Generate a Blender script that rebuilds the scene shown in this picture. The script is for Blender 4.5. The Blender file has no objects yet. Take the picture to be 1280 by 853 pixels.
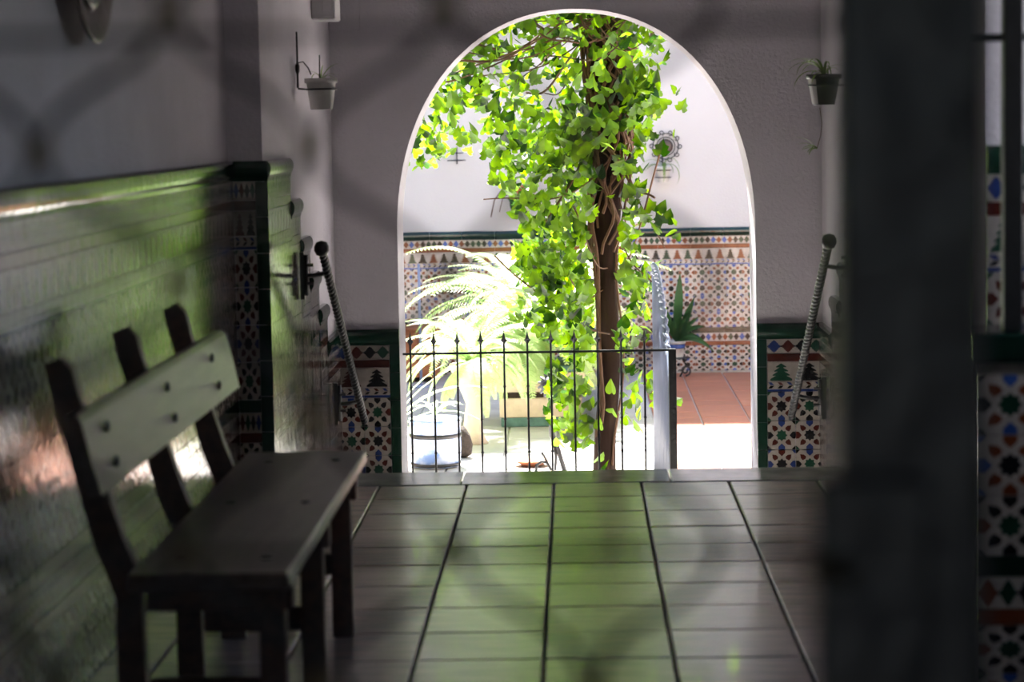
import bpy, math, random
from mathutils import Vector, Matrix, noise
random.seed(7)
C = bpy.context.scene.collection
SC = bpy.context.scene
PI = math.pi

# ------------------------------------------------------------------ camera
FPX = 3000.0                      # focal length in pixels of the 1280 px wide frame (about 84 mm)
ROLL = .018
th = math.atan(273.2/FPX); ps = math.atan(82.7*math.cos(th)/FPX)
EYE = Vector((0, 0, 1.3))
FW = Vector((-math.sin(ps)*math.cos(th), math.cos(ps)*math.cos(th), -math.sin(th)))
R0 = Vector((math.cos(ps), math.sin(ps), 0)); U0 = R0.cross(FW)
RT = R0*math.cos(ROLL)-U0*math.sin(ROLL); UP = U0*math.cos(ROLL)+R0*math.sin(ROLL)
cam = bpy.data.cameras.new('camera'); co = bpy.data.objects.new('camera', cam); C.objects.link(co)
M = Matrix((RT, UP, -FW)).transposed().to_4x4(); M.translation = EYE
co.matrix_world = M
cam.sensor_width = 36; cam.lens = 36*FPX/1280
cam.clip_start = .05; cam.clip_end = 200
cam.dof.use_dof = True; cam.dof.focus_distance = 12.0; cam.dof.aperture_fstop = 3.9
SC.camera = co
def ray(px, py): return FW*FPX+RT*(px-640)+UP*(426.5-py)
def at(px, py, y):                # the point at depth y seen at a pixel
    d = ray(px, py); return EYE+d*(y/d.y)
def onz(px, py, z):
    d = ray(px, py); return EYE+d*((z-1.3)/d.z)

# ------------------------------------------------------------------ light
w = bpy.data.worlds.new('sky'); SC.world = w; w.use_nodes = True
nt = w.node_tree; bg = nt.nodes['Background']
sky = nt.nodes.new('ShaderNodeTexSky'); sky.sky_type = 'NISHITA'; sky.sun_disc = False
sky.sun_elevation = math.radians(57); sky.sun_rotation = math.radians(-14)
nt.links.new(sky.outputs[0], bg.inputs[0]); bg.inputs[1].default_value = .36
sl = bpy.data.lights.new('sun', 'SUN'); sl.energy = 36; sl.angle = math.radians(2); sl.color = (1, .96, .91)
so = bpy.data.objects.new('sun', sl); C.objects.link(so)
sd = Vector((-.13, .55, .84)).normalized()      # towards the sun
so.rotation_euler = sd.to_track_quat('Z', 'Y').to_euler()
SC.view_settings.view_transform = 'Standard'; SC.view_settings.look = 'None'
SC.view_settings.exposure = 0.85; SC.view_settings.gamma = 1

# ------------------------------------------------------------------ materials
def mat(name, col, rough=.5, var=.0, vscale=8, bump=0, bscale=40, metal=0, spec=.5, col2=None, stretch=None, trans=0, alpha=1, objrand=0, coat=0):
    m = bpy.data.materials.new(name); m.use_nodes = True
    t = m.node_tree; b = t.nodes['Principled BSDF']; L = t.links.new
    b.inputs['Roughness'].default_value = rough; b.inputs['Metallic'].default_value = metal
    b.inputs['Specular IOR Level'].default_value = spec
    b.inputs['Coat Weight'].default_value = coat; b.inputs['Coat Roughness'].default_value = .05
    tc = t.nodes.new('ShaderNodeTexCoord'); geo = t.nodes.new('ShaderNodeNewGeometry')
    src = geo.outputs['Position']
    if stretch:
        mp = t.nodes.new('ShaderNodeMapping'); mp.inputs['Scale'].default_value = stretch
        L(src, mp.inputs[0]); src = mp.outputs[0]
    n = t.nodes.new('ShaderNodeTexNoise'); n.inputs['Scale'].default_value = vscale; n.inputs['Detail'].default_value = 6
    L(src, n.inputs['Vector'])
    mx = t.nodes.new('ShaderNodeMix'); mx.data_type = 'RGBA'
    c2 = col2 if col2 else tuple(max(0, c*(1-var)) for c in col)
    mx.inputs[6].default_value = (*col, 1); mx.inputs[7].default_value = (*c2, 1)
    rp = t.nodes.new('ShaderNodeMapRange'); rp.inputs[1].default_value = .35; rp.inputs[2].default_value = .65
    L(n.outputs[0], rp.inputs[0]); L(rp.outputs[0], mx.inputs[0])
    out = mx.outputs[2]
    if objrand:
        oi = t.nodes.new('ShaderNodeObjectInfo'); hs = t.nodes.new('ShaderNodeHueSaturation')
        mr = t.nodes.new('ShaderNodeMapRange'); mr.inputs[3].default_value = 1-objrand; mr.inputs[4].default_value = 1+objrand
        L(oi.outputs['Random'], mr.inputs[0]); L(mr.outputs[0], hs.inputs['Value']); L(out, hs.inputs['Color']); out = hs.outputs[0]
    L(out, b.inputs['Base Color'])
    if bump:
        n2 = t.nodes.new('ShaderNodeTexNoise'); n2.inputs['Scale'].default_value = bscale; n2.inputs['Detail'].default_value = 4
        L(src, n2.inputs['Vector'])
        bp = t.nodes.new('ShaderNodeBump'); bp.inputs['Strength'].default_value = bump; bp.inputs['Distance'].default_value = .01
        L(n2.outputs[0], bp.inputs['Height']); L(bp.outputs[0], b.inputs['Normal'])
    return m
def leafmat(name, col, col2, tr=.55, rough=.35, hue=.475, sat=1.12, val=2.5, lo=.4):
    m = bpy.data.materials.new(name); m.use_nodes = True
    t = m.node_tree; b = t.nodes['Principled BSDF']; L = t.links.new
    geo = t.nodes.new('ShaderNodeNewGeometry'); n = t.nodes.new('ShaderNodeTexNoise'); n.inputs['Scale'].default_value = 9
    L(geo.outputs['Position'], n.inputs['Vector'])
    ad = t.nodes.new('ShaderNodeMath'); ad.operation = 'ADD'
    mu = t.nodes.new('ShaderNodeMath'); mu.operation = 'MULTIPLY'; mu.inputs[1].default_value = .45
    L(geo.outputs['Random Per Island'], mu.inputs[0]); L(mu.outputs[0], ad.inputs[0]); L(n.outputs[0], ad.inputs[1])
    mr = t.nodes.new('ShaderNodeMapRange'); mr.inputs[1].default_value = lo; mr.inputs[2].default_value = 1.05
    L(ad.outputs[0], mr.inputs[0])
    mx = t.nodes.new('ShaderNodeMix'); mx.data_type = 'RGBA'; mx.inputs[6].default_value = (*col, 1); mx.inputs[7].default_value = (*col2, 1)
    L(mr.outputs[0], mx.inputs[0]); L(mx.outputs[2], b.inputs['Base Color'])
    b.inputs['Roughness'].default_value = rough
    tl = t.nodes.new('ShaderNodeBsdfTranslucent'); hs = t.nodes.new('ShaderNodeHueSaturation')
    hs.inputs['Hue'].default_value = hue; hs.inputs['Saturation'].default_value = sat; hs.inputs['Value'].default_value = val
    L(mx.outputs[2], hs.inputs['Color']); L(hs.outputs[0], tl.inputs[0])
    ms = t.nodes.new('ShaderNodeMixShader'); ms.inputs[0].default_value = tr
    L(b.outputs[0], ms.inputs[1]); L(tl.outputs[0], ms.inputs[2]); L(ms.outputs[0], t.nodes['Material Output'].inputs[0])
    return m
PL = mat('plaster', (.56, .525, .57), .85, .12, 2.5, .45, 60)
PLW = mat('white_plaster', (.58, .565, .57), .85, .04, 2, .25, 60)
GROUT = mat('grout', (.30, .28, .26), .9, .3, 30, .2, 120)
def glaze(n, c, r=.13): return mat(n, c, r, .22, 25, .15, 24, spec=.45)
GW = glaze('white_glaze', (.54, .485, .44)); GB = glaze('blue_glaze', (.05, .11, .38)); GG = glaze('green_glaze', (.012, .05, .03))
GR = glaze('rust_glaze', (.21, .055, .022)); GK = glaze('black_glaze', (.012, .012, .014)); GO = glaze('ochre_glaze', (.45, .22, .07))
GDG = glaze('bottle_green_glaze', (.008, .03, .02), .1)
FT = mat('floor_tile_clay', (.62, .45, .385), .22, .0, 6, .12, 30, col2=(.40, .345, .31), stretch=(1, 7, 1), objrand=.12, coat=.15, spec=.75)
MORT = mat('mortar', (.09, .085, .075), .95, .5, 40, .6, 60, col2=(.24, .24, .21))
MORTP = mat('pale_mortar', (.75, .70, .66), .9, .3, 40, .3, 60)
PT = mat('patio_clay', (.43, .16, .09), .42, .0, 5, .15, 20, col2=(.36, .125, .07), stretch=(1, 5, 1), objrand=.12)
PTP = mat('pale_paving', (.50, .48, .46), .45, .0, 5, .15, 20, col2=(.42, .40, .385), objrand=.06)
MARB = mat('polished_stone', (.50, .50, .48), .12, .0, 7, .12, 14, col2=(.30, .31, .30))
WOOD = mat('dark_wood', (.085, .035, .022), .42, .0, 6, .15, 30, col2=(.045, .018, .012), stretch=(6, 1, 6))
WOODS = mat('worn_wood', (.13, .09, .075), .3, .0, 5, .12, 30, spec=.35, col2=(.08, .055, .045), stretch=(9, 1, 9))
IRON = mat('black_iron', (.010, .010, .012), .38, .4, 30, .3, 60, spec=.6)
IRONG = mat("gate_iron", (.03, .03, .038), .38, .5, 20, .3, 40, spec=.6)
BRASS = mat('aged_brass', (.16, .12, .06), .4, .5, 20, metal=.7)
SILV = mat('pale_painted_metal', (.26, .31, .46), .3, .1, 10, spec=.7)
BARK = mat('bark', (.028, .015, .011), .9, .0, 14, .9, 25, spec=.2, col2=(.02, .01, .008), stretch=(1, 1, .25))
STEM = mat('vine_stem', (.11, .06, .04), .8, .0, 20, .5, 60, col2=(.12, .06, .035))
LF = leafmat('ivy_leaf', (.005, .028, .003), (.16, .34, .035), .5, lo=.55)
FERN = leafmat('fern_leaf', (.30, .46, .15), (.52, .64, .33), .4, hue=.49, sat=.9, val=1.5)
STRAP = leafmat('strap_leaf', (.05, .12, .03), (.16, .25, .07), .3)
DKL = leafmat('dark_leaf', (.015, .06, .02), (.04, .13, .04), .25)
WPOT = mat('white_pot', (.66, .64, .62), .5, .15, 20, .1)
KPOT = mat('black_pot', (.02, .022, .022), .35, .3, 20)
BPOT = mat('blue_white_ceramic', (.62, .68, .80), .2, .0, 14, .1, col2=(.16, .26, .52))
BEIGE = mat('beige_stone', (.62, .52, .40), .8, .2, 10, .5, 40)
TEAL = mat('green_rim_shadow_teal', (.10, .22, .20), .7, .4, 14, .3)
TERR = mat('terracotta', (.55, .20, .09), .75, .25, 12, .3)
SOIL = mat('soil', (.04, .028, .02), .95, .4, 50, .8)
PLATE = mat('brown_ceramic', (.11, .075, .065), .3, .5, 12, .3)
ASPH = mat('street_paving', (.22, .21, .20), .9, .3, 6, .4)

# ------------------------------------------------------------------ mesh helpers
class MB:
    def __init__(s): s.v = []; s.f = []; s.m = []; s.sm = []
    def add(s, vs, fs, mi=0, sm=False, M=None):
        o = len(s.v); s.v += [tuple(M @ Vector(p)) if M else tuple(p) for p in vs]
        for f in fs: s.f.append(tuple(i+o for i in f)); s.m.append(mi); s.sm.append(sm)
    def box(s, lo, hi, mi=0, M=None, bev=0):
        x0, y0, z0 = lo; x1, y1, z1 = hi
        if bev:
            b = bev; vs = []; 
            for z, e in ((z0, b), (z0+b, 0), (z1-b, 0), (z1, b)):
                X0, X1, Y0, Y1 = x0+e, x1-e, y0+e, y1-e
                c = b*.7
                vs += [(X0+c, Y0, z), (X1-c, Y0, z), (X1, Y0+c, z), (X1, Y1-c, z), (X1-c, Y1, z), (X0+c, Y1, z), (X0, Y1-c, z), (X0, Y0+c, z)]
            fs = [tuple(range(7, -1, -1)), tuple(range(24, 32))]
            for r in range(3):
                for i in range(8):
                    j = (i+1) % 8; fs.append((r*8+i, r*8+j, r*8+8+j, r*8+8+i))
            s.add(vs, fs, mi, False, M); return
        vs = [(x0,y0,z0),(x1,y0,z0),(x1,y1,z0),(x0,y1,z0),(x0,y0,z1),(x1,y0,z1),(x1,y1,z1),(x0,y1,z1)]
        s.add(vs, [(0,3,2,1),(4,5,6,7),(0,1,5,4),(1,2,6,5),(2,3,7,6),(3,0,4,7)], mi, False, M)
    def tube(s, pts, r, n=6, mi=0, closed=False):
        pts = [Vector(p) for p in pts]; k = len(pts)
        if not isinstance(r, (list, tuple)): r = [r]*k
        vs = []; ref = None
        for i, p in enumerate(pts):
            a = pts[(i-1) % k] if (closed or i) else p; b = pts[(i+1) % k] if (closed or i < k-1) else p
            t = (b-a).normalized() if (b-a).length > 1e-9 else Vector((0, 0, 1))
            if ref is None: ref = Vector((0, 0, 1)) if abs(t.z) < .9 else Vector((1, 0, 0))
            u = (ref-t*ref.dot(t))
            u = u.normalized() if u.length > 1e-6 else t.orthogonal().normalized()
            ref = u; v = t.cross(u)
            for j in range(n):
                a2 = 2*PI*j/n; vs.append(p+(u*math.cos(a2)+v*math.sin(a2))*r[i])
        fs = []
        for i in range(k if closed else k-1):
            for j in range(n):
                i2 = (i+1) % k
                fs.append((i*n+j, i*n+(j+1) % n, i2*n+(j+1) % n, i2*n+j))
        if not closed: fs += [tuple(range(n-1, -1, -1)), tuple(range((k-1)*n, k*n))]
        s.add(vs, fs, mi, n > 5)
    def lathe(s, prof, n=24, mi=0, M=None, sm=True):
        vs = [(r*math.cos(2*PI*j/n), r*math.sin(2*PI*j/n), z) for r, z in prof for j in range(n)]
        fs = [(i*n+j, i*n+(j+1) % n, (i+1)*n+(j+1) % n, (i+1)*n+j) for i in range(len(prof)-1) for j in range(n)]
        fs += [tuple(range(n-1, -1, -1)), tuple(range((len(prof)-1)*n, len(prof)*n))]
        s.add(vs, fs, mi, sm, M)
    def mesh(s, name, mats):
        me = bpy.data.meshes.new(name); me.from_pydata(s.v, [], s.f)
        for m in (mats if isinstance(mats, (list, tuple)) else [mats]): me.materials.append(m)
        me.polygons.foreach_set('material_index', s.m); me.polygons.foreach_set('use_smooth', s.sm); me.update()
        return me
    def build(s, name, mats, parent=None):
        return put(name, s.mesh(name, mats), parent)
def put(name, me, parent=None):
    o = bpy.data.objects.new(name, me); C.objects.link(o)
    if parent: o.parent = parent
    return o
def thing(name, label, cat, loc=(0, 0, 0), group=None):
    o = bpy.data.objects.new(name, None); o.empty_display_size = .05; C.objects.link(o); o.location = loc
    o['label'] = label; o['category'] = cat
    if group: o['group'] = group
    return o
def tag(o, label, cat, group=None):
    o['label'] = label; o['category'] = cat
    if group: o['group'] = group
    return o
def struct(name, mb, mats):
    o = mb.build(name, mats); o['kind'] = 'structure'; return o
def rel(o, pts): return [Vector(p)-o.location for p in pts]
def arc(c, r, a0, a1, n, ax='xz', k=1.0):
    out = []
    for i in range(n+1):
        a = a0+(a1-a0)*i/n; u = r*math.cos(a); v = r*math.sin(a)*k
        out.append(Vector(c)+(Vector((u, 0, v)) if ax == 'xz' else Vector((0, u, v)) if ax == 'yz' else Vector((u, v, 0))))
    return out
def spiral(c, r0, r1, a0, a1, n, ax='xz'):
    out = []
    for i in range(n+1):
        t = i/n; a = a0+(a1-a0)*t; r = r0+(r1-r0)*t; u = r*math.cos(a); v = r*math.sin(a)
        out.append(Vector(c)+(Vector((u, 0, v)) if ax == 'xz' else Vector((0, u, v))))
    return out

# ------------------------------------------------------------------ glazed dado tiles (print inlaid as geometry)
TH = .018
def tilebase(w, h, mi=0, th=TH):
    b = MB(); g = .0012; b.box((g, -th, g), (w-g, 0, h-g), mi); return b
def inlay(b, pts, mi, y=-TH-.0005): b.add([(x, y, z) for x, z in pts], [tuple(range(len(pts)))], mi)
def clipq(pts, w, h, g=.0015): return [(min(max(x, g), w-g), min(max(z, g), h-g)) for x, z in pts]
def star(cx, cz, r, r2, a0=0, n=8):
    return [(cx+(r if i % 2 == 0 else r2)*math.cos(a0+i*PI/n), cz+(r if i % 2 == 0 else r2)*math.sin(a0+i*PI/n)) for i in range(2*n)]
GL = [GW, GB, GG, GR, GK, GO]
GLH = [glaze('shaded_white_glaze', (.30, .265, .245)), glaze('shaded_blue_glaze', (.018, .034, .13)), GG, glaze('shaded_rust_glaze', (.06, .012, .009)), GK, glaze('shaded_ochre_glaze', (.20, .09, .03))]  # glazes darkened for the dim hall, its shade put into the colour
def star_tile(v):
    W = .13; b = tilebase(W, W); c = W/2
    cen, ns, ew, dg, cn = [(4, 1, 3, 3, 2), (2, 4, 3, 4, 4), (4, 3, 1, 3, 1), (2, 1, 4, 3, 4)][v]
    inlay(b, star(c, c, .027, .0195), cen)
    hx = [(-.0155, 0), (-.0155, .014), (0, .0285), (.0155, .014), (.0155, 0)]
    for (ox, oz, sg, vert) in ((c, 0, 1, 1), (c, W, -1, 1), (0, c, 1, 0), (W, c, -1, 0)):
        p = [(ox+x, oz+sg*z) for x, z in hx] if vert else [(ox+sg*z, oz+x) for x, z in hx]
        if (sg == 1) == bool(vert): p = p[::-1]
        inlay(b, clipq(p, W, W), ns if vert else ew)
    for sx in (-1, 1):
        for sz in (-1, 1):
            q = [(.0215, .027), (.037, .0185), (.047, .030), (.0495, .0495), (.030, .047), (.0185, .037)]
            p = [(c+sx*x*.9, c+sz*z*.9) for x, z in q]
            if sx*sz < 0: p = p[::-1]
            inlay(b, p, dg)
            s = [(c+sx*.0635, c+sz*.0635), (c+sx*.0635, c+sz*.047), (c+sx*.055, c+sz*.054), (c+sx*.047, c+sz*.0635)]
            inlay(b, s, cn)
    return b.mesh('star_tile', GL)
def diamond_tile(v):
    W, H = .18, .068; b = tilebase(W, H)
    cols = [[1, 3, 4, 2], [4, 1, 3, 4], [2, 4, 1, 3], [3, 2, 4, 1]][v]
    for k in range(4):
        cx = (k+.5)*W/4; cz = H/2; q = []
        st = [(.0, .030), (.004, .024), (.007, .024), (.009, .017), (.013, .015), (.014, .008), (.019, .006), (.0195, 0)]
        for sx, sz, rv in ((1, 1, 0), (1, -1, 1), (-1, -1, 0), (-1, 1, 1)):
            p = [(cx+sx*x, cz+sz*z) for x, z in st]
            q += p[::-1] if rv else p
        inlay(b, clipq(q[::-1], W, H), cols[k])
    for k in range(5):
        inlay(b, clipq(star(k*W/4, H/2, .004, .003, 0, 4), W, H), 4)
    return b.mesh('diamond_tile', GL)
def tree_tile(v):
    W, H = .172, .09; b = tilebase(W, H); cols = [(2, 4), (3, 4), (4, 3), (2, 3)][v]
    for k in range(2):
        cx = (k+.5)*W/2; L = [(0, .082)]; 
        for i in range(4):
            z = .082-.0185*(i+1); wd = .005+.0055*i
            L += [(wd+.011, z+.0035), (wd+.010, z), (wd, z)] if i < 3 else [(wd+.012, z+.004), (wd+.012, .004)]
        q = [(cx+x, z) for x, z in L]+[(cx-x, z) for x, z in L[:0:-1]]
        inlay(b, q[::-1], cols[k])
    return b.mesh('tree_tile', GL)
def braid_tile(v):
    W, H = .13, .045; b = tilebase(W, H)
    inlay(b, [(.001, .001), (W-.001, .001), (W-.001, .011), (.001, .011)], 1)
    for k in range(3):
        x = k*W/3+.004
        inlay(b, [(x, .015), (x+.016, .015), (x+.028, .027), (x+.012, .027)], 4)
        inlay(b, [(x+.012, .030), (x+.028, .030), (x+.016, .042), (x, .042)], 3 if k % 2 else 1)
    return b.mesh('braid_tile', GL)
def plain(nm, w, h, m):
    b = tilebase(w, h); return b.mesh(nm, [m])
def cornice():
    b = MB(); g = .0012; pr = [(0, 0), (-.019, 0), (-.021, .012), (-.026, .020), (-.030, .032), (-.031, .046), (-.027, .060), (-.018, .069), (0, .0705)]
    vs = [(x, y, z) for x in (g, .26-g) for y, z in pr]; n = len(pr)
    b.add(vs, [(i, i+n, i+n+1, i+1) for i in range(n-1)]+[tuple(range(n)), tuple(range(2*n-1, n-1, -1))])
    return b.mesh('cornice_tile', [GDG])
TM = dict(star=[star_tile(v) for v in range(4)], diamond=[diamond_tile(v) for v in range(4)], tree=[tree_tile(v) for v in range(4)],
          braid=[braid_tile(0)], rust=[plain('rust_tile', .26, .035, GR)], dark=[plain('dark_strip_tile', .26, .045, GDG)], cornice=[cornice()],
          edge=[plain('edge_tile', .045, .13, GDG)])
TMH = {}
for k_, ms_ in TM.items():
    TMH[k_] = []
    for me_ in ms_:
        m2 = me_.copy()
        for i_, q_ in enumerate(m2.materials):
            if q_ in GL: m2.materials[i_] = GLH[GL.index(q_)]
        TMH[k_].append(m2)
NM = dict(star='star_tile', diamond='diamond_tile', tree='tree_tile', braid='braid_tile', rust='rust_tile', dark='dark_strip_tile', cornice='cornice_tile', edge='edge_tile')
NW = dict(star=.13, diamond=.18, tree=.172, braid=.13, rust=.26, dark=.26, cornice=.26)
NH = dict(star=.13, diamond=.068, tree=.09, braid=.045, rust=.035, dark=.045, cornice=.07)
LAY = [('star', 0, .105), ('star', .105, .105), ('rust', .21, .035), ('diamond', .245, .07), ('dark', .315, .045)] + \
      [('star', .36+.13*i, .13) for i in range(4)] + [('braid', .88, .045), ('tree', .925, .09), ('rust', 1.015, .035), ('diamond', 1.05, .065), ('cornice', 1.115, .07)]
rot = {0: 0, 90: PI/2, -90: -PI/2, 180: PI}
def tile(kind, parent, p, ang, sx, sz, var=None):
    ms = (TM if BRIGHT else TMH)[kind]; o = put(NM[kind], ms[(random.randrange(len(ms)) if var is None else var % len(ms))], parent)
    o.location = p; o.rotation_euler = (0, 0, rot[ang]); o.scale = (sx, 1, sz)
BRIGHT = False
def dado(parent, p0, ang, L, lay=LAY, trim_end=False, trim_start=False, zmin=0):
    """tiles along a wall; p0 = lower left corner seen from the room; local x runs right"""
    dx = Vector((math.cos(rot[ang]), math.sin(rot[ang]), 0)); p0 = Vector(p0)
    s = .045 if trim_start else 0; e = .045 if trim_end else 0
    ztop = max(z+h for k, z, h in lay if k != 'cornice')
    for on, off in ((trim_start, 0), (trim_end, L-.045)):
        if on:
            n = round((ztop-zmin)/.13); h = (ztop-zmin)/n
            for i in range(n): tile('edge', parent, p0+dx*off+Vector((0, 0, zmin+i*h)), ang, 1, h/.13)
    for r, (k, z, h) in enumerate(lay):
        if z+h <= zmin+.01: continue
        a, ln = (s, L-s-e) if k != 'cornice' else (0, L)
        n = max(1, round(ln/NW[k])); w = ln/n
        for i in range(n):
            v = (i+r) if k == 'star' else (i*2+r) if k != 'tree' else random.randrange(4)
            tile(k, parent, p0+dx*(a+i*w)+Vector((0, 0, z)), ang, w/NW[k], h/NH[k], v)

# ------------------------------------------------------------------ hall shell
XL, XR, LOW = -1.191, 1.5, -.79
YE = 8.89                                            # edge of the landing
YA, YB = 10.618, 10.99                               # faces of the arch wall
b = MB(); b.box((XL-.2, 1.25, -.3), (XR+.2, 8.60, -.022)); floor = struct('floor', b, [MORT])
px0 = -.0935
tm = [];
for v in range(3):
    t = MB(); t.box((-.1535, -.1555, -.02), (.1535, .1555, 0), bev=.0035); tm.append(t.mesh('floor_tile', [FT]))
for r in range(18):
    for c in range(-4, 6):
        cx = px0+.3145*(c-.5)+.0; cy = 8.575-.3155*(r+.5)
        if cx-.15 < XL or cx+.15 > XR: 
            pass
        o = put('floor_tile', tm[(r+c) % 3], floor)
        lo = max(cx-.1535, XL+.02); hi = min(cx+.1535, XR-.02)
        if hi-lo < .03: bpy.data.objects.remove(o); continue
        o.location = ((lo+hi)/2, cy+random.uniform(-.001, .001), random.uniform(-.001, .0008)); o.scale = ((hi-lo)/.307, .987, 1)
        o.rotation_euler = (random.uniform(-.002, .002), random.uniform(-.002, .002), 0)
# polished stone nosing and the stairs down
b = MB(); b.box((XL, 8.60, -.3), (1.1, YE-.03, -.03)); nos = struct('trim_1', b, [MORT])
for i in range(3):
    t = MB(); x0 = -1.19+.76*i; t.box((x0+.001, 8.58, -.03), (min(x0+.758, 1.09), YE, .002), bev=.004); t.build('stone_slab', [MARB], nos)
b = MB()
for k in range(1, 5): b.box((-1.07, YE-.05+.3*(k-1), LOW-.1), (1.085, YE+.3*k, -.158*k-.02))
st = struct('trim_2', b, [MORT]); 
for k in range(1, 5):
    t = MB(); t.box((-1.07, YE-.03+.3*(k-1), -.158*k-.02), (1.085, YE+.02+.3*k, -.158*k), bev=.004); t.build('stair_tread', [PTP], st)
b = MB(); b.box((XL-.2, 1.25, -.3), (XL, 8.24, 2.75))
wl = struct('wall_left', b, [PL])
b = MB(); b.box((XL-.2, 8.24, LOW-.1), (-1.073, YA, 2.75)); wl2 = struct('wall_left_recess', b, [PL])
b = MB()                                             # right wall with an unseen window opening, put in for bluish side light
b.box((XR, 1.25, -.3), (XR+.2, 4.5, 2.75)); b.box((XR, 4.5, -.3), (XR+.2, 5.7, 1.0)); b.box((XR, 4.5, 2.1), (XR+.2, 5.7, 2.75)); b.box((XR, 5.7, -.3), (XR+.2, 5.82, 2.75))
wr = struct('wall_right', b, [PL])
b = MB(); b.box((1.085, 5.82, LOW-.1), (XR+.2, YA, 2.75)); b.box((.99, 5.82, -.1), (1.085, 6.0, 2.75)); wr2 = struct('wall_right_recess', b, [PL])
b = MB(); b.box((XR+1.1, 4.0, -.3), (XR+1.2, 6.6, 1.0)); b.box((XR+.2, 6.5, -.3), (XR+1.1, 6.6, 3.4)); b.box((XR+.2, 4.0, -.3), (XR+1.1, 4.1, 3.4)); struct('wall_added_light_well', b, [PLW])  # unseen walls added outside the window to dim its light
b = MB(); b.box((XL-.2, 1.25, 2.75), (XR+.2, YA, 2.95)); struct('ceiling', b, [PLW])
b = MB(); b.box((XL-.2, 1.02, -.3), (-.95, 1.25, 2.95)); b.box((.55, 1.02, -.3), (XR+.2, 1.25, 2.95)); b.box((-.95, 1.02, 2.15), (.55, 1.25, 2.95)); struct('wall_front', b, [PL])
# unseen vestibule round the viewer, added to cut light from the street side
b = MB(); b.box((XL-.4, -3.2, -.32), (XR+.4, 1.25, -.02)); struct('floor_added_vestibule', b, [ASPH])
b = MB(); b.box((XL-.4, -3.2, -.1), (XL-.2, 1.02, 2.95)); struct('wall_added_vestibule_left', b, [PL])
b = MB(); b.box((XR+.2, -3.2, -.1), (XR+.4, 1.02, 2.95)); struct('wall_added_vestibule_right', b, [PL])
b = MB(); b.box((XL-.4, -3.2, 2.75), (XR+.4, 1.02, 2.95)); struct('ceiling_added_vestibule', b, [PLW])
b = MB(); b.box((XL-.4, -3.4, -.1), (-.35, -3.2, 2.95)); b.box((.15, -3.4, -.1), (XR+.4, -3.2, 2.95)); b.box((-.35, -3.4, 2.3), (.15, -3.2, 2.95)); struct('wall_added_vestibule_street', b, [PL])
b = MB(); b.box((-8, -12, -.4), (8, -3.2, -.12)); struct('ground_street', b, [ASPH])
# dado of the hall
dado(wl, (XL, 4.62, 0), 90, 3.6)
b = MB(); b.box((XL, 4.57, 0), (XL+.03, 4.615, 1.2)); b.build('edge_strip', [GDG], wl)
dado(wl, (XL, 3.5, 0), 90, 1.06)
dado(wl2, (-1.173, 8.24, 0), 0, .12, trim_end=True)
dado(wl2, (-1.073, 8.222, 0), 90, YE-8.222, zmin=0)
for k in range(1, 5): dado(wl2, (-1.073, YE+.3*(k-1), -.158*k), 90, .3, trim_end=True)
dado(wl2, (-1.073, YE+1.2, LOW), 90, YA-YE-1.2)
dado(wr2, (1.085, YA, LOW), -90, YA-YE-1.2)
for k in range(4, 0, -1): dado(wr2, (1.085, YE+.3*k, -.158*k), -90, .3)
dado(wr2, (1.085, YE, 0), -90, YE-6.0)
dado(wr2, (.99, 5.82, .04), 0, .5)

# arch wall
A, ZS, BZ, NE = .792, .80, .992, 2.15
def outer(dx, dz, x0, x1, z1):
    t = min([q for q in ((x1/dx if dx > 1e-9 else 1e9), (x0/dx if dx < -1e-9 else 1e9), ((z1-ZS)/dz if dz > 1e-9 else 1e9))])
    return dx*t, ZS+dz*t
b = MB(); X0, X1, Z1 = -3.6, 3.6, 4.0
angs = sorted(set([PI*i/64 for i in range(65)]+[math.atan2(Z1-ZS, X1), math.atan2(Z1-ZS, X0)]))
pin = []; pout = []
for a in angs:
    c, s = math.cos(a), math.sin(a); k = (abs(c/A)**NE+abs(s/BZ)**NE)**(-1/NE)
    pin.append((c*k, ZS+s*k)); pout.append(outer(c, s, X0, X1, Z1))
pin = [(A, LOW-.1)]+pin+[(-A, LOW-.1)]; pout = [(X1, LOW-.1)]+pout+[(X0, LOW-.1)]
n = len(pin); vs = []
for y in (YA, YB):
    vs += [(x, y, z) for x, z in pin]+[(x, y, z) for x, z in pout]
for i in range(n-1):
    b.add([vs[i], vs[i+1], vs[n+i+1], vs[n+i]], [(0, 1, 2, 3)])
    b.add([vs[2*n+i], vs[2*n+i+1], vs[3*n+i+1], vs[3*n+i]], [(3, 2, 1, 0)])
b.add([(x, y, z) for y in (YA, YB) for x, z in pin], [(i, n+i, n+i+1, i+1) for i in range(n-1)], 0, True)
b.add([(x, y, z) for y in (YA, YB) for x, z in pout], [(i+1, n+i+1, n+i, i) for i in range(n-1)], 1)
wm = struct('wall_middle', b, [PL, PLW])
b = MB(); b.box((X0, YB, 1.95), (X1, YB+.01, Z1)); b.box((X0, YB, LOW), (-A-.01, YB+.01, 1.95)); b.box((A+.01, YB, LOW), (X1, YB+.01, 1.95)); b.build('bounce_coat', [mat('bounce_coat_brown', (.30, .20, .12), .9, .2, 3, .3, 40)], wm)  # unseen dark coat added to cut sunlight bounced off this wall
b = MB(); b.box((X0, YB, 2.30), (X1, 11.6, 2.42)); struct('ceiling_added_eave', b, [WOOD])  # eave out of view, added to shade the patio face below
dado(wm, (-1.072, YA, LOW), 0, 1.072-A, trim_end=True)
dado(wm, (A, YA, LOW), 0, 1.085-A, trim_start=True)

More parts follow.
